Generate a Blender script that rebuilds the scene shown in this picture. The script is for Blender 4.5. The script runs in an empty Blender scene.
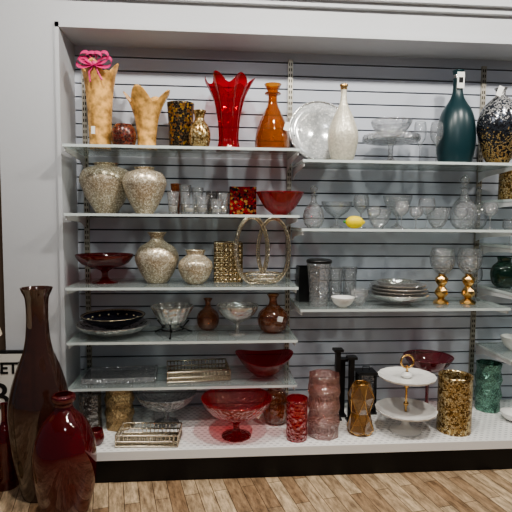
import bpy, math, random
from mathutils import Matrix, Vector
random.seed(4)
pi=math.pi
# ------------------------------------------------------------ materials
def nm(name):
    m=bpy.data.materials.new(name); m.use_nodes=True
    nt=m.node_tree; nt.nodes.clear()
    o=nt.nodes.new('ShaderNodeOutputMaterial')
    return m,nt,o
def c4(c): return (c[0],c[1],c[2],1)
def plain(name,col,rough=.5,metal=0,bump=0,bscale=30,var=0):
    m,nt,o=nm(name); p=nt.nodes.new('ShaderNodeBsdfPrincipled')
    p.inputs['Base Color'].default_value=c4(col); p.inputs['Roughness'].default_value=rough; p.inputs['Metallic'].default_value=metal
    tc=nt.nodes.new('ShaderNodeTexCoord'); n=nt.nodes.new('ShaderNodeTexNoise'); n.inputs['Scale'].default_value=bscale
    nt.links.new(tc.outputs['Object'],n.inputs['Vector'])
    if var:
        r=nt.nodes.new('ShaderNodeValToRGB'); r.color_ramp.elements[0].position=.35; r.color_ramp.elements[1].position=.65
        r.color_ramp.elements[0].color=c4([x*(1-var) for x in col]); r.color_ramp.elements[1].color=c4([min(1,x*(1+var)) for x in col])
        nt.links.new(n.outputs['Fac'],r.inputs[0]); nt.links.new(r.outputs[0],p.inputs['Base Color'])
    if bump:
        b=nt.nodes.new('ShaderNodeBump'); b.inputs['Strength'].default_value=bump; b.inputs['Distance'].default_value=.01
        nt.links.new(n.outputs['Fac'],b.inputs['Height']); nt.links.new(b.outputs[0],p.inputs['Normal'])
    nt.links.new(p.outputs[0],o.inputs[0]); return m
def glass(name,col,haze=.1,rough=.04,hazecol=None,edge=.6,bump=0,bscale=60,base=.06,dark=.35):
    m,nt,o=nm(name); N=nt.nodes; L=nt.links
    tr=N.new('ShaderNodeBsdfTransparent')
    df=N.new('ShaderNodeBsdfDiffuse'); df.inputs[0].default_value=c4(hazecol or col)
    gl=N.new('ShaderNodeBsdfGlossy'); gl.inputs['Color'].default_value=(1,1,1,1); gl.inputs['Roughness'].default_value=rough
    lw=N.new('ShaderNodeLayerWeight'); lw.inputs[0].default_value=.5
    pw=N.new('ShaderNodeMath'); pw.operation='POWER'; pw.inputs[1].default_value=2.5
    pw2=N.new('ShaderNodeMath'); pw2.operation='POWER'; pw2.inputs[1].default_value=1.6
    ma=N.new('ShaderNodeMath'); ma.operation='MULTIPLY_ADD'; ma.inputs[1].default_value=edge; ma.inputs[2].default_value=base
    L.new(lw.outputs['Facing'],pw.inputs[0]); L.new(pw.outputs[0],ma.inputs[0]); L.new(lw.outputs['Facing'],pw2.inputs[0])
    mc=N.new('ShaderNodeMixRGB'); mc.inputs[1].default_value=c4(col); mc.inputs[2].default_value=c4([x*dark for x in col]); L.new(pw2.outputs[0],mc.inputs[0]); L.new(mc.outputs[0],tr.inputs[0])
    m1=N.new('ShaderNodeMixShader'); m1.inputs[0].default_value=haze
    L.new(tr.outputs[0],m1.inputs[1]); L.new(df.outputs[0],m1.inputs[2])
    m2=N.new('ShaderNodeMixShader'); L.new(ma.outputs[0],m2.inputs[0]); L.new(m1.outputs[0],m2.inputs[1]); L.new(gl.outputs[0],m2.inputs[2])
    if bump:
        tc=N.new('ShaderNodeTexCoord'); v=N.new('ShaderNodeTexVoronoi'); v.inputs['Scale'].default_value=bscale
        b=N.new('ShaderNodeBump'); b.inputs['Strength'].default_value=bump; b.inputs['Distance'].default_value=.01
        L.new(tc.outputs['Object'],v.inputs['Vector']); L.new(v.outputs['Distance'],b.inputs['Height'])
        L.new(b.outputs[0],gl.inputs['Normal']); L.new(b.outputs[0],lw.inputs['Normal'])
    L.new(m2.outputs[0],o.inputs[0]); return m
def mosaic(name,cols,scale=70,metal=.4,rough=.25,grout=(.1,.08,.05),grad=None,bump=.5):
    m,nt,o=nm(name); N=nt.nodes; L=nt.links
    p=N.new('ShaderNodeBsdfPrincipled'); p.inputs['Metallic'].default_value=metal; p.inputs['Roughness'].default_value=rough
    tc=N.new('ShaderNodeTexCoord'); v=N.new('ShaderNodeTexVoronoi'); v.inputs['Scale'].default_value=scale
    L.new(tc.outputs['Object'],v.inputs['Vector'])
    sx=N.new('ShaderNodeSeparateXYZ'); L.new(v.outputs['Color'],sx.inputs[0])
    r=N.new('ShaderNodeValToRGB'); cr=r.color_ramp; cr.interpolation='CONSTANT'
    cr.elements[0].color=c4(cols[0]); cr.elements[1].position=1/len(cols); cr.elements[1].color=c4(cols[1])
    for i,c in enumerate(cols[2:],2):
        e=cr.elements.new(i/len(cols)); e.color=c4(c)
    if grad:
        z=N.new('ShaderNodeSeparateXYZ'); L.new(tc.outputs['Object'],z.inputs[0])
        mr=N.new('ShaderNodeMapRange'); mr.inputs[1].default_value=0; mr.inputs[2].default_value=grad
        L.new(z.outputs['Z'],mr.inputs[0])
        ad=N.new('ShaderNodeMath'); ad.operation='MULTIPLY_ADD'; ad.inputs[1].default_value=.35
        L.new(sx.outputs['X'],ad.inputs[0])
        m3=N.new('ShaderNodeMath'); m3.operation='MULTIPLY'; m3.inputs[1].default_value=.68; L.new(mr.outputs[0],m3.inputs[0]); L.new(m3.outputs[0],ad.inputs[2])
        L.new(ad.outputs[0],r.inputs[0])
    else: L.new(sx.outputs['X'],r.inputs[0])
    v2=N.new('ShaderNodeTexVoronoi'); v2.feature='DISTANCE_TO_EDGE'; v2.inputs['Scale'].default_value=scale; L.new(tc.outputs['Object'],v2.inputs['Vector'])
    lt=N.new('ShaderNodeMath'); lt.operation='LESS_THAN'; lt.inputs[1].default_value=.05; L.new(v2.outputs['Distance'],lt.inputs[0])
    mx=N.new('ShaderNodeMixRGB'); mx.inputs[2].default_value=c4(grout); L.new(lt.outputs[0],mx.inputs[0]); L.new(r.outputs[0],mx.inputs[1])
    L.new(mx.outputs[0],p.inputs['Base Color'])
    b=N.new('ShaderNodeBump'); b.inputs['Strength'].default_value=bump; b.inputs['Distance'].default_value=.004
    L.new(sx.outputs['Y'],b.inputs['Height']); L.new(b.outputs[0],p.inputs['Normal'])
    L.new(p.outputs[0],o.inputs[0]); return m

WHITE=plain('painted_white',(.57,.585,.61),.55,bump=.05)
SLAT=plain('slat_laminate',(.57,.60,.665),.28)
GROOVE=plain('groove_dark',(.03,.035,.05),.7)
METAL=plain('shelf_metal',(.5,.47,.4),.35,.8)
SLOT=plain('slot_dark',(.04,.03,.02),.8)
BRKT=plain('bracket_white',(.72,.73,.74),.35)
def deckmat():
    m,nt,o=nm('deck_white'); N=nt.nodes; L=nt.links
    p=N.new('ShaderNodeBsdfPrincipled'); p.inputs['Roughness'].default_value=.35
    tc=N.new('ShaderNodeTexCoord'); br=N.new('ShaderNodeTexBrick'); br.inputs['Scale'].default_value=1
    br.inputs['Brick Width'].default_value=.034; br.inputs['Row Height'].default_value=.026; br.inputs['Mortar Size'].default_value=.0095; br.inputs['Mortar Smooth'].default_value=.2
    br.inputs['Color1'].default_value=(.55,.55,.55,1); br.inputs['Color2'].default_value=(.62,.62,.62,1); br.inputs['Mortar'].default_value=(.97,.97,.95,1)
    L.new(tc.outputs['Object'],br.inputs['Vector']); L.new(br.outputs['Color'],p.inputs['Base Color']); L.new(p.outputs[0],o.inputs[0]); return m
DECK=deckmat()
DECKE=plain('deck_edge_white',(.97,.97,.95),.35)
KICK=plain('kick_black',(.008,.008,.01),.5)
BLACK=plain('black_metal',(.012,.012,.013),.3)
NAVY=plain('navy_glaze',(.008,.01,.025),.15)
CERAMIC=plain('white_ceramic',(.88,.87,.84),.2)
GOLD=plain('gold_metal',(.72,.45,.18),.25,1,bump=.1)
CHAMP=plain('champagne_metal',(.78,.66,.46),.26,1,bump=.2,bscale=90)
PALE=plain('pale_silver_gold_metal',(.80,.72,.58),.25,1,bump=.2,bscale=90)
SILVER=plain('silver_metal',(.8,.79,.77),.18,1,bump=.3,bscale=60)
TAG=plain('paper_tag',(.88,.88,.85),.7)
PINK=plain('pink_ribbon',(.70,.06,.22),.4)
LEMON=plain('lemon_skin',(.95,.72,.02),.4,bump=.3,bscale=120)
LEAF=plain('leaf_green',(.05,.25,.05),.5)
SHELFG=glass('shelf_glass',(.90,.94,.93),haze=.18,hazecol=(.75,.84,.83),edge=.35,base=.08,dark=.7)
SHELFE=glass('shelf_glass_edge',(.6,.8,.75),haze=.9,hazecol=(.85,.93,.91),edge=.4,base=.2)
CLEAR=glass('clear_glass',(.92,.93,.94),haze=.08,hazecol=(.9,.92,.95),edge=.5,base=.1,dark=.2)
CRYST=glass('cut_crystal',(.86,.87,.88),haze=.12,hazecol=(.95,.95,.97),edge=.5,base=.18,bump=1,bscale=55,dark=.15)
SMOKE=glass('smoky_glass',(.55,.53,.53),haze=.2,hazecol=(.2,.19,.18),edge=.6,base=.18,bump=.6,bscale=50)
RED=glass('ruby_glass',(.65,.012,.03),haze=.42,hazecol=(.32,.002,.01),edge=.45,base=.07)
DRED=glass('dark_ruby_glass',(.42,.008,.012),haze=.5,hazecol=(.14,.002,.005),edge=.45,base=.08)
REDC=glass('crackle_red_glass',(.75,.03,.04),haze=.4,hazecol=(.38,.006,.012),edge=.5,base=.12,bump=.9,bscale=55)
PLUM=glass('plum_glass',(.55,.08,.12),haze=.35,hazecol=(.24,.015,.035),edge=.4,base=.12)
AMBER=glass('amber_glass',(.8,.33,.05),haze=.38,hazecol=(.34,.10,.006),edge=.5,base=.09,bump=.2,bscale=40)
DAMBER=glass('dark_amber_glass',(.75,.32,.08),haze=.35,hazecol=(.22,.06,.01),edge=.55,base=.12,bump=.6,bscale=45)
BROWN=glass('brown_glass',(.36,.19,.14),haze=.5,hazecol=(.075,.03,.02),edge=.45,base=.1)
TEAL=plain('frosted_teal_glass',(.01,.035,.042),.33)
GREEN=glass('dark_green_glass',(.06,.25,.15),haze=.6,hazecol=(.01,.05,.03),edge=.4,base=.08)
PEARL=plain('pearl_glaze',(.70,.66,.55),.28,.15,bump=.3,bscale=80,var=.12)
CREAM=plain('amber_cream_marbled',(.72,.40,.14),.14,0,bump=.15,bscale=24,var=.45)
CRMOS=mosaic('champagne_mosaic',[(.45,.37,.27),(.62,.53,.40),(.8,.72,.58),(.55,.45,.31),(.9,.84,.72)],150,.45,.28,(.38,.31,.22))
BKGOLD=mosaic('black_gold_mosaic',[(.02,.015,.01),(.03,.02,.01),(.35,.19,.03),(.02,.01,.01),(.2,.08,.02)],85,.3,.2)
GOLDM=mosaic('gold_mosaic',[(.45,.30,.12),(.6,.45,.22),(.18,.10,.03),(.7,.58,.36)],105,.6,.22,(.08,.05,.02))
GRADM=mosaic('silver_black_mosaic',[(.35,.2,.06),(.45,.32,.14),(.02,.02,.025),(.05,.06,.08),(.5,.5,.5),(.7,.7,.69)],140,.5,.22,(.03,.03,.03),grad=.42)
MAROON=mosaic('maroon_mosaic',[(.12,.01,.01),(.06,.01,.01),(.2,.04,.02)],80,.2,.25)
REDMOS=mosaic('red_gold_black_mosaic',[(.4,.01,.012),(.02,.008,.008),(.28,.02,.012),(.4,.2,.06),(.2,.005,.01)],75,.25,.2,(.02,.01,.01))
ROSE=glass('rose_crackle_glass',(.7,.36,.32),haze=.5,hazecol=(.36,.14,.11),edge=.5,base=.22,bump=.9,bscale=110,rough=.12)
BRONZE=plain('bronze_glitter',(.42,.30,.16),.25,.7,bump=.8,bscale=150,var=.4)
SILG=plain('green_silver_glitter',(.16,.30,.24),.2,.75,bump=.6,bscale=120,var=.5)
AMBP=glass('amber_panel_glass',(.75,.5,.22),haze=.3,hazecol=(.4,.22,.07),edge=.5,base=.15)
# ------------------------------------------------------------ mesh builder
class B:
    def __init__(s): s.v=[];s.f=[];s.m=[];s.s=[];s.mats=[]
    def mi(s,m):
        if m not in s.mats: s.mats.append(m)
        return s.mats.index(m)
    def face(s,idx,m,sm=False): s.f.append(idx); s.m.append(s.mi(m)); s.s.append(sm)
    def lathe(s,prof,mat,n=40,c=(0,0,0),fn=None,smooth=True,cap=True,M=None):
        b0=len(s.v); k=len(prof); zt=max(p[1] for p in prof) or 1
        for i,(r,z) in enumerate(prof):
            for j in range(n):
                a=2*pi*j/n; rr,zz=(r,z)
                if fn: rr,zz=fn(a,z/zt,r,z)
                p=Vector((rr*math.cos(a),rr*math.sin(a),zz))
                if M: p=M@p
                s.v.append((p[0]+c[0],p[1]+c[1],p[2]+c[2]))
        for i in range(k-1):
            for j in range(n):
                j2=(j+1)%n
                s.face((b0+i*n+j,b0+i*n+j2,b0+(i+1)*n+j2,b0+(i+1)*n+j),mat,smooth)
        if cap: s.face(tuple(b0+j for j in reversed(range(n))),mat,False)
        return s
    def facet(s,prof,mat,n=10,c=(0,0,0),cap=True):
        b0=len(s.v); k=len(prof)
        for i,(r,z) in enumerate(prof):
            for j in range(n):
                a=2*pi*(j+(.5 if i%2 else 0))/n
                s.v.append((c[0]+r*math.cos(a),c[1]+r*math.sin(a),c[2]+z))
        for i in range(k-1):
            A=b0+i*n; C=A+n
            for j in range(n):
                j2=(j+1)%n
                if i%2==0:
                    s.face((A+j,A+j2,C+j),mat); s.face((A+j2,C+j2,C+j),mat)
                else:
                    s.face((A+j,C+j2,C+j),mat); s.face((A+j,A+j2,C+j2),mat)
        if cap: s.face(tuple(b0+j for j in reversed(range(n))),mat)
        return s
    def box(s,x0,x1,y0,y1,z0,z1,mat,M=None,frontmat=None):
        b=len(s.v)
        for p in [(x0,y0,z0),(x1,y0,z0),(x1,y1,z0),(x0,y1,z0),(x0,y0,z1),(x1,y0,z1),(x1,y1,z1),(x0,y1,z1)]:
            if M: p=tuple(M@Vector(p))
            s.v.append(p)
        for i,q in enumerate([(0,3,2,1),(4,5,6,7),(0,1,5,4),(1,2,6,5),(2,3,7,6),(3,0,4,7)]):
            s.face(tuple(b+x for x in q),(frontmat if frontmat and i in(2,3,5) else mat))
        return s
    def tube(s,pts,r,mat,n=6,closed=False):
        pts=[Vector(p) for p in pts]; k=len(pts); b0=len(s.v)
        for i,p in enumerate(pts):
            if closed: t=pts[(i+1)%k]-pts[i-1]
            else: t=pts[min(i+1,k-1)]-pts[max(i-1,0)]
            t.normalize(); up=Vector((0,0,1)) if abs(t.z)<.9 else Vector((0,1,0))
            if closed: 
                up=Vector((0.02,1,0.01)) if abs(t.y)<.8 else Vector((0,0,1))
            a=t.cross(up).normalized(); b=t.cross(a).normalized()
            for j in range(n):
                q=p+a*r*math.cos(2*pi*j/n)+b*r*math.sin(2*pi*j/n); s.v.append(tuple(q))
        for i in range(k if closed else k-1):
            i2=(i+1)%k
            for j in range(n):
                j2=(j+1)%n
                s.face((b0+i*n+j,b0+i*n+j2,b0+i2*n+j2,b0+i2*n+j),mat,True)
        return s
    def ball(s,c,r,mat,n=8,sz=1):
        s.lathe([(max(1e-4,r*math.sin(pi*i/(n))),-r*sz*math.cos(pi*i/n)) for i in range(n+1)],mat,n=n+2,c=c,cap=False); return s
    def done(s,name,loc=(0,0,0),rot=(0,0,0),parent=None):
        me=bpy.data.meshes.new(name); me.from_pydata(s.v,[],s.f)
        for m in s.mats: me.materials.append(m)
        me.polygons.foreach_set('material_index',s.m); me.polygons.foreach_set('use_smooth',s.s); me.update()
        o=bpy.data.objects.new(name,me); o.location=loc; o.rotation_euler=rot
        bpy.context.collection.objects.link(o)
        if parent: o.parent=parent
        return o
def cr(pts,n=5):
    out=[];P=[pts[0]]+list(pts)+[pts[-1]]
    for i in range(1,len(P)-2):
        p0,p1,p2,p3=P[i-1],P[i],P[i+1],P[i+2]
        for k in range(n):
            t=k/n
            out.append(tuple(.5*((2*p1[d])+(-p0[d]+p2[d])*t+(2*p0[d]-5*p1[d]+4*p2[d]-p3[d])*t*t+(-p0[d]+3*p1[d]-3*p2[d]+p3[d])*t**3) for d in(0,1)))
    out.append(tuple(pts[-1])); return [(max(r,.0008),z) for r,z in out]
def sc(pts,R,H): return [(r*R,z*H) for r,z in pts]
def vessel(b,pts,R,H,mat,inner=.5,thick=.004,n=40,fn=None,smooth=True,c=(0,0,0),sm=5):
    p=cr(sc(pts,R,H),sm); top=len(p)
    inn=[(max(.0008,r-thick),z) for r,z in reversed(p) if z>H*(1-inner)]
    if inn: inn[0]=(inn[0][0],inn[0][1]-0.0005)
    b.lathe(p+inn,mat,n=n,fn=fn,smooth=smooth,c=c); return b
def put(b,name,x,y,z,rz=0): return b.done(name,(x,y,z+.0006),(0,0,rz))
# ------------------------------------------------------------ room
def floor_mat():
    m,nt,o=nm('wood_planks'); N=nt.nodes; L=nt.links
    p=N.new('ShaderNodeBsdfPrincipled'); p.inputs['Roughness'].default_value=.35
    tc=N.new('ShaderNodeTexCoord'); mp=N.new('ShaderNodeMapping'); mp.inputs['Rotation'].default_value=(0,0,math.radians(78))
    L.new(tc.outputs['Object'],mp.inputs[0])
    br=N.new('ShaderNodeTexBrick'); br.inputs['Scale'].default_value=1; br.inputs['Brick Width'].default_value=.42; br.inputs['Row Height'].default_value=.07
    br.inputs['Mortar Size'].default_value=.0018; br.inputs['Color1'].default_value=(.36,.24,.15,1); br.inputs['Color2'].default_value=(.72,.58,.42,1); br.inputs['Mortar'].default_value=(.12,.08,.05,1)
    L.new(mp.outputs[0],br.inputs['Vector'])
    mp2=N.new('ShaderNodeMapping'); mp2.inputs['Scale'].default_value=(3,12,1); L.new(mp.outputs[0],mp2.inputs[0])
    no=N.new('ShaderNodeTexNoise'); no.inputs['Scale'].default_value=3; no.inputs['Detail'].default_value=10; no.inputs['Roughness'].default_value=.7; L.new(mp2.outputs[0],no.inputs['Vector'])
    r=N.new('ShaderNodeValToRGB'); r.color_ramp.elements[0].position=.36; r.color_ramp.elements[0].color=(.4,.35,.3,1); r.color_ramp.elements[1].position=.62; r.color_ramp.elements[1].color=(1.3,1.25,1.15,1)
    L.new(no.outputs['Fac'],r.inputs[0])
    mx=N.new('ShaderNodeMixRGB'); mx.blend_type='MULTIPLY'; mx.inputs[0].default_value=.9; L.new(br.outputs['Color'],mx.inputs[1]); L.new(r.outputs[0],mx.inputs[2])
    L.new(mx.outputs[0],p.inputs['Base Color']); L.new(p.outputs[0],o.inputs[0]); return m
WALLB=plain('beige_wall',(.20,.14,.10),.7,bump=.1)
B().box(-4,4,-5,.2,-.1,0,floor_mat()).done('floor')
B().box(-4,4,-5,.2,3.0,3.1,WHITE).done('ceiling')
B().box(-4,4,.08,.2,0,3.0,WALLB).done('wall_back')
b=B(); b.box(-1.115,-.80,-.27,.08,0,3.0,WHITE); b.done('wall_left')
b=B(); b.box(-.80,3.2,-.27,.08,2.30,3.0,WHITE); b.done('wall_header')
b=B(); b.box(-.82,3.2,-.285,-.27,2.30,2.325,WHITE); b.box(-.82,-.80,-.285,-.27,0,2.325,WHITE); b.done('trim_1')
b=B(); b.box(-1.12,3.2,-.33,-.27,2.48,2.60,WHITE); b.box(-1.12,3.2,-.30,-.27,2.45,2.48,WHITE); b.done('trim_2')
# slatwall
b=B(); b.box(-.80,3.2,.012,.03,0,2.30,GROOVE)
z=.12
while z<2.30:
    b.box(-.80,3.2,0,.012,z,min(z+.068,2.30),SLAT); z+=.076
b.done('wall_slatwall')
# standards
for x in (-.745,.44,1.625):
    b=B(); b.box(x-.014,x+.014,-.014,0,.2,2.26,METAL)
    z=.24
    while z<2.24:
        b.box(x-.009,x-.003,-.0146,-.013,z,z+.018,SLOT); b.box(x+.003,x+.009,-.0146,-.013,z,z+.018,SLOT); z+=.032
    b.done('shelf_upright_standard')
def shelf(x0,x1,z):
    b=B(); b.box(x0+.004,x1-.004,-.40,-.018,z-.014,z,SHELFG,frontmat=SHELFE)
    for x in (x0+.01,x1-.018):
        i=len(b.v)
        for xx in (x,x+.006):
            b.v+= [(xx,-.015,z-.016),(xx,-.39,z-.016),(xx,-.39,z-.034),(xx,-.10,z-.052),(xx,-.015,z-.08)]
        b.face((i,i+1,i+2,i+3,i+4),BRKT); b.face((i+9,i+8,i+7,i+6,i+5),BRKT)
        for k in range(5): b.face((i+k,i+5+k,i+5+(k+1)%5,i+(k+1)%5),BRKT)
    b.done('glass_shelf')
ZL=[1.695,1.35,.97,.685,.44]; ZR=[1.64,1.28,.85]; ZT=[1.45,1.19,.93,.56]
for z in ZL: shelf(-.765,.445,z)
for z in ZR: shelf(.45,1.63,z)
for z in ZT: shelf(1.635,2.8,z)
DZ=.18
b=B(); b.box(-.74,3.2,-.56,-.002,DZ-.03,DZ,DECK,frontmat=DECKE); b.box(-.74,3.2,-.575,-.56,DZ-.045,DZ,DECKE)
b.box(-.73,3.2,-.53,-.01,0,DZ-.03,KICK); b.done('display_base_deck')
# ------------------------------------------------------------ generic items
def ruffle(n,a,b=0,start=.4,ph=0):
    def f(t,h,r,z):
        w=max(0,(h-start)/(1-start))**1.5
        return r*(1+a*w*math.cos(n*t+ph)), z+b*w*math.cos(n*t+ph)
    return f
def ribs(n,a): return lambda t,h,r,z:(r*(1+a*math.cos(n*t)),z)
GJ=[(.38,0),(.42,.02),(.75,.3),(.97,.58),(1,.7),(.85,.86),(.52,.93),(.42,.955),(.48,1.0)]
FL=[(.45,0),(.7,.15),(.95,.38),(1,.52),(.8,.7),(.4,.81),(.3,.89),(.45,1)]
BOWL=[(.35,0),(.4,.06),(.7,.3),(.92,.7),(1,1)]
CMP=[(.42,0),(.38,.04),(.12,.12),(.1,.32),(.25,.42),(.7,.62),(.93,.85),(1,1)]
CYL=[(.96,0),(1,.02),(1,.5),(1,1)]
def tagcard(b,x,y,z,w=.03,h=.05,r=0):
    b.box(-w/2,w/2,-.001,.001,-h/2,h/2,TAG,M=Matrix.Translation((x,y,z))@Matrix.Rotation(r,4,'Y'))
# ---- top left shelf
z=ZL[0]
b=B(); vessel(b,[(.62,0),(.62,.02),(.66,.3),(.74,.6),(.85,.85),(1,1)],.092,.42,CREAM,.6,fn=ruffle(4,.14,.03,.5,.6),n=56)
def loop(b,c,sx,sz,tilt):
    pts=[]
    for i in range(15):
        t=-pi+2*pi*i/14; rr=math.cos(t/2)
        x=sx*rr*rr; zz=sz*math.sin(t)*.8*rr
        pts.append((c[0]+x*math.cos(tilt)-zz*math.sin(tilt),c[1]+.01*math.sin(t),c[2]+zz*math.cos(tilt)+x*math.sin(tilt)))
    i0=len(b.v)
    for p in pts: b.v+=[(p[0],p[1]-.014,p[2]-.012),(p[0],p[1]+.012,p[2]+.012)]
    for k in range(14): b.face((i0+2*k,i0+2*k+2,i0+2*k+3,i0+2*k+1),PINK,True)
bc=(-.005,-.09,.425)
for sx,t in ((.09,.15),(-.09,-.1),(.085,.65),(-.085,-.6),(.06,1.2),(-.06,-1.1)): loop(b,bc,sx,.045,t)
b.ball(bc,.016,PINK)
b.tube([bc,(-.03,-.098,.38),(-.025,-.1,.33)],.005,PINK); b.tube([bc,(.02,-.098,.37),(.035,-.1,.34)],.005,PINK)
tagcard(b,-.02,-.075,.09,.02,.04)
put(b,'cream_flared_vase_with_bow',-.618,-.2,z)
b=B(); vessel(b,[(.6,0),(.85,.15),(1,.45),(.9,.8),(.66,1)],.066,.125,MAROON); put(b,'maroon_votive_holder',-.485,-.25,z)
b=B(); vessel(b,[(.5,0),(.47,.03),(.45,.2),(.55,.55),(.76,.82),(1,1)],.112,.285,CREAM,.8,fn=ruffle(4,.18,.035,.4,1.0),n=60); put(b,'cream_ruffled_fan_vase',-.372,-.19,z)
b=B(); vessel(b,[(.8,0),(.84,.03),(.86,.3),(.92,.7),(1,1)],.075,.26,BKGOLD,.8); put(b,'black_gold_mosaic_cylinder_vase',-.19,-.17,z)
b=B(); vessel(b,[(.6,0),(.9,.12),(1,.35),(.8,.6),(.5,.72),(.42,.82),(.6,1)],.058,.2,GOLDM,.3); put(b,'gold_mosaic_jar',-.083,-.29,z)
b=B(); vessel(b,[(.52,0),(.5,.03),(.42,.18),(.47,.45),(.62,.72),(.84,.9),(1,1)],.125,.375,RED,.01,fn=lambda t,h,r,z:(r*(1+.07*math.cos(9*t)+.12*max(0,h-.55)*2*math.cos(6*t)),z+.025*max(0,h-.6)*2.5*math.cos(6*t)),n=90); put(b,'red_ruffled_fluted_vase',.072,-.2,z)
b=B(); vessel(b,[(.85,0),(1,.07),(.98,.24),(.74,.45),(.4,.64),(.28,.73),(.26,.84),(.45,.855),(.45,.875),(.3,.89),(.36,.93),(.5,1)],.095,.37,AMBER,.01); tagcard(b,.07,-.085,.13,.03,.045,.3); put(b,'amber_glass_bottle',.315,-.2,z)
# ---- top right shelf
z=ZR[0]
b=B(); 
pl=[(.001,0),(.06,.0),(.105,.004),(.115,.014),(.17,.03),(.178,.034),(.178,.038),(.112,.02),(.1,.01),(.001,.008)]
M=Matrix.Translation((0,0,.178))@Matrix.Rotation(math.radians(78),4,'X')
PLT=mosaic('pressed_plate_glass',[(.6,.62,.63),(.72,.74,.74),(.85,.86,.86),(.66,.68,.68)],75,.25,.15,(.5,.52,.53),bump=.8)
b.lathe(pl,PLT,n=56,M=M,cap=False)
for rr,zz in ((.118,.018),(.172,.038)): b.lathe([(rr-.003,zz),(rr,zz+.004),(rr+.003,zz)],SILVER,n=56,M=M,cap=False)
b.tube([(-.06,-.06,.0),(-.06,0.02,.0),(-.06,.06,.12)],.003,BLACK); b.tube([(.06,-.06,.0),(.06,.02,.0),(.06,.06,.12)],.003,BLACK)
b.tube([(-.06,-.06,0),(-.06,-.06,.03)],.003,BLACK); b.tube([(.06,-.06,0),(.06,-.06,.03)],.003,BLACK); b.tube([(-.06,.02,0),(.06,.02,0)],.003,BLACK)
b.box(-.165,-.14,-.036,-.03,.09,.16,BLACK)
put(b,'crackle_glass_plate_on_stand',.59,-.12,z+.003)
b=B(); vessel(b,[(.55,0),(.78,.06),(1,.27),(.95,.42),(.62,.6),(.3,.74),(.2,.84),(.2,.94),(.27,1)],.082,.41,PEARL,.1); b.lathe([(.018,.385),(.018,.395),(.0235,.409),(.02,.414)],GOLD,cap=False,n=24); put(b,'pearl_bottle_vase',.69,-.29,z)
def cake(R,H,mat,tag=''):
    b=B(); b.lathe(cr(sc([(.42,0),(.38,.05),(.12,.2),(.09,.5),(.16,.72),(.6,.76),(.98,.8),(1,.98),(.97,1.0),(.95,.82),(.1,.79)],R,H)),mat,n=64,fn=lambda t,h,r,z:(r*(1+.02*math.cos(16*t)),z)); return b
b=cake(.155,.16,CRYST); vessel(b,BOWL,.11,.09,CRYST,.01,c=(0,0,.155),fn=ribs(14,.05),n=56); put(b,'crystal_cake_stand_with_bowl',.99,-.2,z)
GOB=[(.8,0),(.7,.02),(.12,.06),(.1,.4),(.4,.5),(.95,.65),(1,.85),(.85,1)]
b=B(); vessel(b,GOB,.035,.25,CLEAR,.01,n=24); put(b,'champagne_flute',1.18,-.15,z)
b=B(); vessel(b,GOB,.035,.23,CLEAR,.01,n=24); put(b,'champagne_flute',1.23,-.26,z)
b=B(); vessel(b,[(.74,0),(.86,.04),(1,.2),(.98,.4),(.8,.56),(.44,.68),(.3,.75),(.25,.82),(.25,.95),(.3,1)],.106,.535,TEAL,.08); b.lathe([(.0275,.49),(.0275,.51)],SILVER,n=20,cap=False); tagcard(b,.0,-.034,.475,.042,.09); b.box(-.012,.012,-.0365,-.0355,.46,.49,BLACK); put(b,'teal_bottle_vase',1.375,-.19,z)
b=B(); vessel(b,[(.42,0),(.7,.14),(.97,.42),(1,.56),(.8,.74),(.4,.86),(.24,.9),(.22,.96),(.3,1)],.117,.42,GRADM,.08); tagcard(b,-.04,-.06,.39,.03,.055,.4); put(b,'silver_black_mosaic_vase',1.58,-.28,z)
# ---- second left shelf
z=ZL[1]
b=B(); vessel(b,GJ,.142,.275,CRMOS,.15); put(b,'champagne_mosaic_jar_vase',-.60,-.155,z)
b=B(); vessel(b,GJ,.115,.245,CRMOS,.15); put(b,'champagne_mosaic_jar_vase',-.375,-.275,z)
HOLD=plain('candle_cream',(.6,.55,.45),.5)
for i,(x,y,h,r,m) in enumerate([(-.22,-.14,.17,.03,DAMBER),(-.225,-.27,.12,.033,CRYST),(-.165,-.2,.16,.033,CRYST),(-.135,-.33,.085,.035,CLEAR),(-.10,-.14,.15,.035,CRYST),(-.07,-.26,.10,.035,CRYST),(-.02,-.17,.13,.035,SMOKE),(0.01,-.31,.08,.035,CRYST),(.045,-.2,.12,.033,CRYST)]):
    b=B(); vessel(b,[(.7,0),(.75,.05),(.8,.4),(.95,.8),(1,1)],r,h,m,.01,n=12,smooth=(i%2==0)); b.lathe([(r*.6,.012),(r*.6,h*.35),(.001,h*.35)],HOLD if i%2 else CHAMP,n=16); put(b,'glass_votive_holder',x,y,z)
b=B(); vessel(b,CYL,.105,.155,REDMOS,.8,n=4,smooth=False,thick=.006); put(b,'red_gold_mosaic_square_vase',.155,-.13,z,pi/4)
b=B(); vessel(b,[(.3,0),(.34,.06),(.62,.3),(.86,.7),(1,1)],.132,.125,RED,.01); put(b,'red_glass_bowl',.355,-.26,z)
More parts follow.
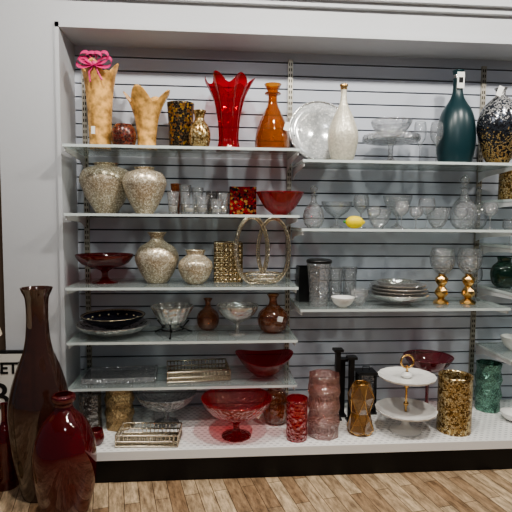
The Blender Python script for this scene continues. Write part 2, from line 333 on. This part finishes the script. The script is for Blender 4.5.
# ---- second right shelf
z=ZR[1]
DEC=[(.55,0),(.9,.1),(1,.28),(.8,.45),(.35,.58),(.25,.66),(.25,.74),(.38,.76),(.12,.78),(.3,.86),(.35,.93),(.05,1)]
b=B(); vessel(b,DEC,.06,.24,CRYST,.0,n=14,smooth=False); put(b,'crystal_decanter',.555,-.2,z)
b=B(); b.lathe(cr([(.001,-.05),(.012,-.046),(.028,-.03),(.034,0),(.028,.03),(.012,.048),(.006,.056),(.001,.058)]),LEMON,n=24,M=Matrix.Translation((0,0,.034))@Matrix.Rotation(pi/2,4,'Y'),cap=False); b.ball((-.055,0,.036),.008,LEAF); put(b,'lemon',.755,-.33,z)
for nmn,x,y,r,h,p,m,n in [('glass_footed_bowl',.70,-.15,.09,.15,CMP,CLEAR,32),('glass_goblet',.84,-.16,.045,.19,GOB,CRYST,14),('crystal_bowl',.93,-.21,.07,.11,BOWL,CRYST,16),('glass_footed_bowl',1.07,-.12,.085,.19,CMP,CRYST,18),('glass_goblet',1.17,-.3,.045,.17,GOB,CLEAR,20),('crystal_bowl',1.28,-.2,.07,.12,BOWL,CRYST,14),('crystal_decanter',1.435,-.2,.075,.31,DEC,CRYST,14),('crystal_decanter',1.56,-.13,.05,.25,DEC,CLEAR,16),('glass_goblet',.86,-.34,.035,.12,GOB,CLEAR,16),('glass_goblet',1.02,-.32,.04,.15,GOB,CRYST,14),('glass_goblet',1.09,-.35,.035,.12,GOB,CRYST,14),('glass_goblet',1.35,-.34,.035,.12,GOB,CLEAR,14),('glass_goblet',1.54,-.3,.04,.15,GOB,CRYST,14)]:
    b=B(); vessel(b,p,r,h,m,.01,n=n,smooth=(m is CLEAR)); put(b,nmn,x,y,z)
# ---- third left shelf
z=ZL[2]
b=B(); vessel(b,[(.45,0),(.42,.05),(.14,.16),(.12,.38),(.3,.5),(.75,.66),(.96,.88),(1,1)],.155,.155,DRED,.01); put(b,'red_glass_compote',-.605,-.2,z)
b=B(); vessel(b,FL,.12,.28,CRMOS,.12); put(b,'champagne_mosaic_vase',-.32,-.2,z)
b=B(); vessel(b,[(.45,0),(.75,.15),(1,.45),(.95,.65),(.6,.82),(.5,.88),(.6,1)],.093,.185,CRMOS,.12); put(b,'small_champagne_mosaic_vase',-.107,-.25,z)
b=B(); w=.078; h=.22
for k in range(9):
    zz=h*k/8
    b.tube([(-w,-w,zz),(w,-w,zz),(w,w,zz),(-w,w,zz),(-w,-w,zz)],.004,CHAMP,n=5)
for k in range(7):
    t=-w+2*w*k/6
    for p in ((t,-w),(t,w),(-w,t),(w,t)): b.tube([(p[0],p[1],0),(p[0],p[1],h)],.004,CHAMP,n=5)
    for q in range(8):
        if k<6: b.ball((t+w/6,-w-.003,h*(q+.5)/8),.0085,CHAMP,n=5)
b.box(-w+.004,w-.004,-w+.004,w-.004,0,h,GOLDM)
put(b,'gold_textured_square_jar',.075,-.12,z)
# gold wire ring sculpture with arched loops over an open wire base
b=B()
def band(a,c,x0,y0,rz,hw=.02):
    R=Matrix.Rotation(rz,3,'Z')
    def P(x,y,zz):
        q=R@Vector((x,y,0)); return (q[0]+x0,q[1]+y0,zz)
    for yo,da in ((-hw,0),(hw,0),(0,-.012)):
        b.tube([P((a+da)*math.cos(t*2*pi/56),yo,c+.006+(c+da)*math.sin(t*2*pi/56)) for t in range(56)],.0048,PALE,n=6,closed=True)
    for k in range(40):
        t=k*2*pi/40; p0=P(a*math.cos(t),-hw,c+.006+c*math.sin(t)); p1=P((a-.012)*math.cos(t+.08),0,c+.006+(c-.012)*math.sin(t+.08)); p2=P(a*math.cos(t+.16),hw,c+.006+c*math.sin(t+.16)); b.tube([p0,p1,p2],.003,PALE,n=4)
        b.ball(p0,.0062,PALE,n=4)
band(.092,.183,-.062,-.02,.12); band(.092,.180,.062,.02,-.12)
for k in range(3):
    s=[.06,.09,.105][k]; zz=.006+.026*k
    b.tube([(s*math.cos(t*pi/18),s*.6*math.sin(t*pi/18),zz) for t in range(36)],.0045,PALE,closed=True,n=5)
for j in range(20):
    t=2*pi*j/20; b.tube([(.06*math.cos(t),.036*math.sin(t),.006),(.09*math.cos(t),.054*math.sin(t),.032),(.105*math.cos(t),.063*math.sin(t),.058)],.003,PALE,n=4)
put(b,'gold_wire_handled_basket',.262,-.265,z)
# ---- third right shelf
z=ZR[2]
b=B(); vessel(b,CYL,.085,.2,BLACK,.8,n=4,smooth=False); put(b,'black_square_vase',.545,-.10,z,pi/4)
b=B(); vessel(b,[(.7,0),(.75,.04),(.8,.4),(.95,.85),(1,1)],.068,.24,CRYST,.01,n=14,smooth=False); b.lathe(cr([(.07,.238),(.071,.25),(.06,.258),(.02,.262),(.001,.263)]),BLACK,n=28); put(b,'crystal_pitcher_with_lid',.575,-.28,z)
for x,y in ((.70,-.15),(.79,-.13)):
    b=B(); vessel(b,[(.75,0),(.8,.05),(.9,.5),(1,1)],.044,.2,CRYST,.01,n=14,smooth=False); put(b,'crystal_tumbler',x,y,z)
b=B(); vessel(b,BOWL,.065,.055,CERAMIC,.9); put(b,'white_ceramic_bowl',.70,-.33,z)
b=B()
PLG=glass('silvered_plate_glass',(.6,.6,.6),haze=.4,hazecol=(.55,.53,.5),edge=.5,base=.4,bump=.5,bscale=40)
for k in range(4):
    b.lathe([(p[0],p[1]+.018*k) for p in cr(sc([(.35,0),(.4,.05),(.8,.45),(1,.9),(.99,1),(.78,.55),(.3,.2),(.005,.18)],.172-.006*k,.06))],SILVER if k%2==0 else PLG,n=40)
vessel(b,BOWL,.12,.06,PLG,.9,c=(0,0,.068))
put(b,'silver_plate_stack',1.05,-.22,z)
for x,y in ((1.30,-.24),(1.455,-.25)):
    b=B(); b.facet([(.048,0),(.042,.012),(.018,.03),(.038,.055),(.038,.075),(.018,.10),(.036,.125),(.036,.145),(.018,.165),(.024,.17)],GOLD,n=6)
    vessel(b,[(.1,0),(.5,.08),(.9,.35),(1,.65),(.85,1)],.070,.15,CRYST,.01,c=(0,0,.168),n=32); put(b,'gold_stem_glass_candle_holder',x,y,z)
b=B(); vessel(b,BOWL,.055,.09,CRYST,.01,n=14,smooth=False); put(b,'crystal_bowl',.805,-.28,z)
b=B(); vessel(b,GOB,.04,.2,CLEAR,.01,n=20); put(b,'glass_goblet',1.56,-.13,z)
# ---- fourth left shelf
z=ZL[3]
b=B(); b.lathe(cr(sc([(.4,0),(.45,.05),(.8,.4),(1,.9),(.99,1),(.78,.5),(.4,.2),(.005,.18)],.195,.06)),PLG,n=72,fn=ribs(24,.02)); b.lathe([(p[0],p[1]+.035) for p in cr(sc([(.3,0),(.4,.1),(.8,.5),(1,.95),(.99,1),(.75,.55),(.3,.22),(.005,.2)],.17,.07))],NAVY,n=48)
b.lathe([(.162,.1015),(.172,.106),(.166,.109),(.158,.102)],CHAMP,n=48,cap=False)
for k in range(16):
    t=2*pi*k/16; b.ball((.135*math.cos(t),.135*math.sin(t),.082),.008,CHAMP,n=5)
put(b,'navy_gold_bowl_on_glass_platter',-.56,-.212,z)
b=B(); H0=.04
b.lathe([(p[0],p[1]+H0) for p in cr(sc([(.3,0),(.6,.3),(.85,.7),(1,1)],.115,.12))],PLG,n=64,fn=ribs(16,.04))
for k in range(3):
    t=k*2*pi/3+.5; cx,cy=math.cos(t),math.sin(t)
    b.tube([(.12*cx,.12*cy,.005),(.11*cx,.11*cy,.0055),(.06*cx,.06*cy,.03),(.1*cx,.1*cy,.07)],.005,BLACK)
b.tube([(.06*math.cos(t*pi/10),.06*math.sin(t*pi/10),.032) for t in range(20)],.005,BLACK,closed=True)
put(b,'fluted_bowl_in_iron_stand',-.235,-.24,z)
RB=[(.55,0),(.85,.1),(1,.33),(.88,.52),(.45,.68),(.28,.75),(.25,.88),(.4,1)]
b=B(); vessel(b,RB,.065,.18,DAMBER,.01); put(b,'dark_amber_round_bottle',-.04,-.12,z)
b=B(); vessel(b,CMP,.118,.165,PLG,.01,n=24,smooth=False); put(b,'silver_footed_bowl',.125,-.25,z)
b=B(); vessel(b,RB,.088,.215,DAMBER,.01); tagcard(b,.03,-.092,.09,.03,.03,.2); put(b,'amber_round_bottle_vase',.33,-.2,z)
# ---- fifth left shelf
z=ZL[4]
b=B(); b.box(-.19,.19,-.11,.11,0,.008,CRYST); 
for k,(sx,sy) in enumerate(((1,0),(-1,0),(0,1),(0,-1))):
    if sx: b.box(sx*.19-.004,sx*.19+.004,-.114,.114,.004,.03,CRYST)
    else: b.box(-.19,.19,sy*.11-.004,sy*.11+.004,.004,.03,CRYST)
put(b,'rectangular_glass_platter',-.52,-.22,z,.05)
def wiretray(name,x,y,z,w,d,h,mat,rz):
    b=B(); nx=int(w/.02); ny=int(d/.02)
    b.box(-w/2,w/2,-d/2,d/2,.001,.003,SILVER)
    for i in range(nx+1): 
        t=-w/2+w*i/nx; b.tube([(t,-d/2,h),(t,-d/2,.005),(t,d/2,.005),(t,d/2,h)],.0032,mat,n=4)
    for i in range(ny+1):
        t=-d/2+d*i/ny; b.tube([(-w/2,t,h),(-w/2,t,.005),(w/2,t,.005),(w/2,t,h)],.0032,mat,n=4)
    for zz in (.006,h*.5,h): b.tube([(-w/2,-d/2,zz),(w/2,-d/2,zz),(w/2,d/2,zz),(-w/2,d/2,zz),(-w/2,-d/2,zz)],.0045,mat,n=6)
    put(b,name,x,y,z,rz)
wiretray('mirrored_wire_tray',-.095,-.22,z,.34,.22,.06,PALE,.1)
b=B(); vessel(b,[(.32,0),(.36,.06),(.6,.3),(.85,.7),(1,1)],.165,.115,RED,.01,fn=lambda t,h,r,z:(r,z+.02*h*math.cos(2*t))); put(b,'ruby_glass_bowl',.28,-.22,z)
# ---- base deck
z=DZ
def diam(R,H,rings=7,k=.87): return [(R*(1 if i%2==0 else k)*(.93 if i in(0,rings-1) else 1),H*i/(rings-1)) for i in range(rings)]
def diamond(name,R,H,mat,x,y,z,rings=7,n=8,rz=0):
    p=diam(R,H,rings); b=B(); b.facet(p,mat,n=n); put(b,name,x,y,z,rz)
b=B(); vessel(b,CYL,.06,.2,SMOKE,.01,n=10,smooth=False); put(b,'smoky_glass_cylinder_vase',-.672,-.3,z)
b=B(); vessel(b,[(.7,0),(1,.4),(.8,1)],.045,.075,DRED,.01); put(b,'dark_red_votive',-.605,-.48,z)
diamond('bronze_diamond_vase',.083,.235,BRONZE,-.522,-.27,z)
b=B(); vessel(b,CMP,.17,.18,CRYST,.01,n=44); put(b,'clear_glass_footed_bowl',-.27,-.24,z)
wiretray('mirrored_woven_tray',-.335,-.46,z,.31,.16,.06,PALE,-.06)
b=B(); vessel(b,CMP,.187,.21,REDC,.01,n=56); tagcard(b,.1,-.10,.155,.04,.035,.5); put(b,'red_crackle_pedestal_bowl',.115,-.43,z)
b=B(); vessel(b,[(.6,0),(.85,.1),(1,.35),(.95,.6),(.7,.82),(.6,.88),(.75,1)],.072,.22,DAMBER,.01,fn=ribs(12,.04),n=72); put(b,'dark_amber_ribbed_vase',.345,-.27,z)
b=B(); vessel(b,CYL,.055,.22,REDC,.01); put(b,'red_crackle_cylinder_candle_holder',.43,-.48,z)
diamond('rose_diamond_vase',.092,.33,ROSE,.58,-.44,z,9,8,.2)
b=B()
for i,(x,y,h) in enumerate([(-.04,0,.40),(.0,.05,.33),(.035,-.02,.36)]):
    b.box(x-.014,x+.014,y-.014,y+.014,0.0,h,BLACK); b.box(x-.027,x+.027,y-.027,y+.027,h,h+.014,BLACK)
    b.box(x-.025,x+.025,y-.025,y+.025,0,.01,BLACK)
put(b,'black_pillar_candelabra',.74,-.25,z)
b=B(); pr=[(.06,0),(.072,.02),(.05,.11),(.072,.2),(.045,.27)]
b.facet(pr,AMBP,n=6)
for i in range(4):
    for j in range(6):
        a0=2*pi*(j+(.5 if i%2 else 0))/6
        for d in ((.5,-.5) ):
            a1=a0+d*2*pi/6
            b.tube([(pr[i][0]*math.cos(a0),pr[i][0]*math.sin(a0),pr[i][1]),(pr[i+1][0]*math.cos(a1),pr[i+1][0]*math.sin(a1),pr[i+1][1])],.0025,GOLD,n=4)
for zz,r in ((.005,.06),(.27,.045)): b.tube([(r*math.cos(k*pi/3),r*math.sin(k*pi/3),zz) for k in range(6)],.004,GOLD,closed=True,n=5)
put(b,'amber_geometric_candle_holder',.785,-.43,z+.003)
b=B(); 
for sx in (-1,1):
    for sy in (-1,1): b.box(sx*.045-.006,sx*.045+.006,sy*.045-.006,sy*.045+.006,0,.24,BLACK)
b.box(-.055,.055,-.055,.055,0,.012,BLACK); b.box(-.055,.055,-.055,.055,.235,.25,BLACK); b.box(-.04,.04,-.04,.04,.012,.235,SMOKE); b.tube([(-.02,0,.25),(-.02,0,.275),(.02,0,.275),(.02,0,.25)],.003,BLACK)
put(b,'black_lantern',.90,-.14,z)
b=B(); sc16=lambda t,h,r,z:(r*(1+.03*abs(math.cos(8*t))) if r>.1 else r,z)
def plate(z0,R): b.lathe([(p[0],p[1]+z0) for p in cr([(.02,0),(R*.7,.002),(R*.95,.012),(R,.022),(R*.97,.024),(R*.7,.01),(.01,.008)],4)],CERAMIC,n=96,fn=sc16,cap=True)
b.lathe(cr([(.085,0),(.08,.01),(.03,.025),(.022,.06),(.04,.085),(.03,.1)],4),CERAMIC,n=40)
plate(.10,.160); plate(.285,.150)
b.tube([(0,0,.1),(0,0,.36)],.006,GOLD,n=10); b.ball((0,0,.15),.014,GOLD); b.ball((0,0,.25),.014,GOLD); b.lathe(cr([(.012,.29),(.03,.31),(.012,.33)]),CERAMIC,n=20)
b.tube([(.035*math.cos(t*pi/12),0,.385+.035*math.sin(t*pi/12)) for t in range(24)],.006,GOLD,closed=True)
put(b,'two_tier_cake_stand',1.04,-.42,z)
b=B(); vessel(b,CYL,.09,.31,GOLDM,.8); put(b,'gold_mosaic_cylinder_vase',1.31,-.43,z)
b=B(); vessel(b,[(.42,0),(.38,.03),(.1,.1),(.08,.6),(.2,.7),(.7,.82),(1,1)],.145,.34,PLUM,.01); put(b,'plum_glass_pedestal_bowl',1.27,-.165,z)
diamond('green_silver_diamond_vase',.08,.29,SILG,1.66,-.15,z,7,8,.1)
b=B(); vessel(b,BOWL,.075,.05,CERAMIC,.9); put(b,'white_ceramic_bowl',1.72,-.33,z)
# ---- third bay
b=B(); vessel(b,CYL,.075,.17,GOLDM,.8); put(b,'gold_mosaic_cylinder_vase',1.735,-.18,ZT[0])
b=B(); vessel(b,[(.5,0),(.85,.15),(1,.45),(.85,.7),(.5,.85),(.55,1)],.075,.18,GREEN,.01); put(b,'dark_green_vase',1.72,-.16,ZT[2])
b=B(); vessel(b,GOB,.04,.15,CLEAR,.01); put(b,'glass_goblet',1.72,-.2,ZT[1])
b=B(); vessel(b,BOWL,.075,.08,CERAMIC,.9); put(b,'white_ceramic_bowl',1.78,-.2,ZT[3])
# ---- floor pieces
b=B(); vessel(b,[(.6,0),(.68,.04),(.9,.2),(1,.36),(.97,.47),(.74,.6),(.46,.71),(.36,.82),(.37,.94),(.48,.985),(.52,1)],.138,1.0,BROWN,.1,n=56); put(b,'tall_brown_glass_floor_vase',-.83,-.61,0)
b=B(); vessel(b,[(.55,0),(.65,.03),(.9,.25),(1,.46),(.93,.62),(.66,.78),(.34,.87),(.27,.92),(.36,.95),(.36,.985),(.28,1)],.136,.565,DRED,.02,n=56,fn=lambda t,h,r,z:(r*(1+.02*math.sin(4*t+z*14)),z)); put(b,'red_glass_floor_vase',-.655,-.82,0)
b=B(); vessel(b,[(.9,0),(1,.05),(1,.5),(.7,.68),(.3,.78),(.28,.94),(.36,1)],.055,.42,DRED,.01); put(b,'red_glass_bottle',-1.025,-.53,0)
e=bpy.data.objects.new('framed_word_sign',None); bpy.context.collection.objects.link(e); e.location=(-1.18,-.295,0)
B().box(-.22,.22,-.012,.012,0,.62,KICK).box(-.205,.205,-.0135,-.012,.015,.605,plain('sign_cream',(.75,.73,.68),.6)).done('board',parent=e)
for t,s,x,zz in (("LET'S",.085,.195,.50),("BE",.20,.195,.31)):
    cu=bpy.data.curves.new('txt','FONT'); cu.body=t; cu.size=s; cu.align_x='RIGHT'; cu.extrude=.001; cu.offset=.002
    to=bpy.data.objects.new('tmp',cu); bpy.context.collection.objects.link(to)
    dg=bpy.context.evaluated_depsgraph_get(); me=bpy.data.meshes.new_from_object(to.evaluated_get(dg)); bpy.data.objects.remove(to)
    me.materials.clear(); me.materials.append(KICK)
    o=bpy.data.objects.new('lettering',me); bpy.context.collection.objects.link(o); o.parent=e; o.location=(x,-.015,zz); o.rotation_euler=(pi/2,0,0)
b=B(); b.lathe(cr([(.08,0),(.08,.02),(.02,.04),(.01,.1)]),BRONZE,n=28); b.tube([(0,0,.08),(0,0,.88)],.009,BRONZE,n=10)
b.lathe([(.17,.80),(.11,1.0)],plain('lamp_shade_linen',(.7,.6,.45),.8),n=36,cap=False)
b.tube([(-.11,0,.98),(.11,0,.98)],.003,BRONZE); b.tube([(0,0,.88),(0,0,.98)],.005,BRONZE)
put(b,'short_floor_lamp',-1.12,-.74,0)
# ------------------------------------------------------------ lights
def area(x,y,z,s,e,col=(1,1,1),rx=0,ry=0):
    l=bpy.data.lights.new('ceiling_light','AREA'); l.shape='DISK'; l.size=s; l.energy=e; l.color=col
    o=bpy.data.objects.new('ceiling_light',l); o.location=(x,y,z); o.rotation_euler=(rx,ry,0); bpy.context.collection.objects.link(o)
for x,e in ((-1.7,5),(-.55,20),(.5,23),(1.5,22),(2.6,13)):
    area(x,-1.45,2.95,.14,e,(1,.96,.89),math.radians(22))
area(0.3,-3.6,2.95,.5,14,(.95,.97,1),math.radians(40))
w=bpy.data.worlds.new('World'); bpy.context.scene.world=w; w.use_nodes=True
w.node_tree.nodes['Background'].inputs[0].default_value=(.85,.89,1,1); w.node_tree.nodes['Background'].inputs[1].default_value=.09
try: bpy.context.scene.view_settings.look='AgX - Medium High Contrast'
except Exception as ex: print(ex)
# ------------------------------------------------------------ camera
cd=bpy.data.cameras.new('camera'); cd.lens=35.16; cd.sensor_width=36
co=bpy.data.objects.new('camera',cd); bpy.context.collection.objects.link(co)
co.matrix_world=Matrix.Translation((0,-3.0,1.34))@Matrix.Rotation(math.radians(-4.7),4,'Z')@Matrix.Rotation(math.radians(85.5),4,'X')@Matrix.Rotation(math.radians(.5),4,'Z')
bpy.context.scene.camera=co
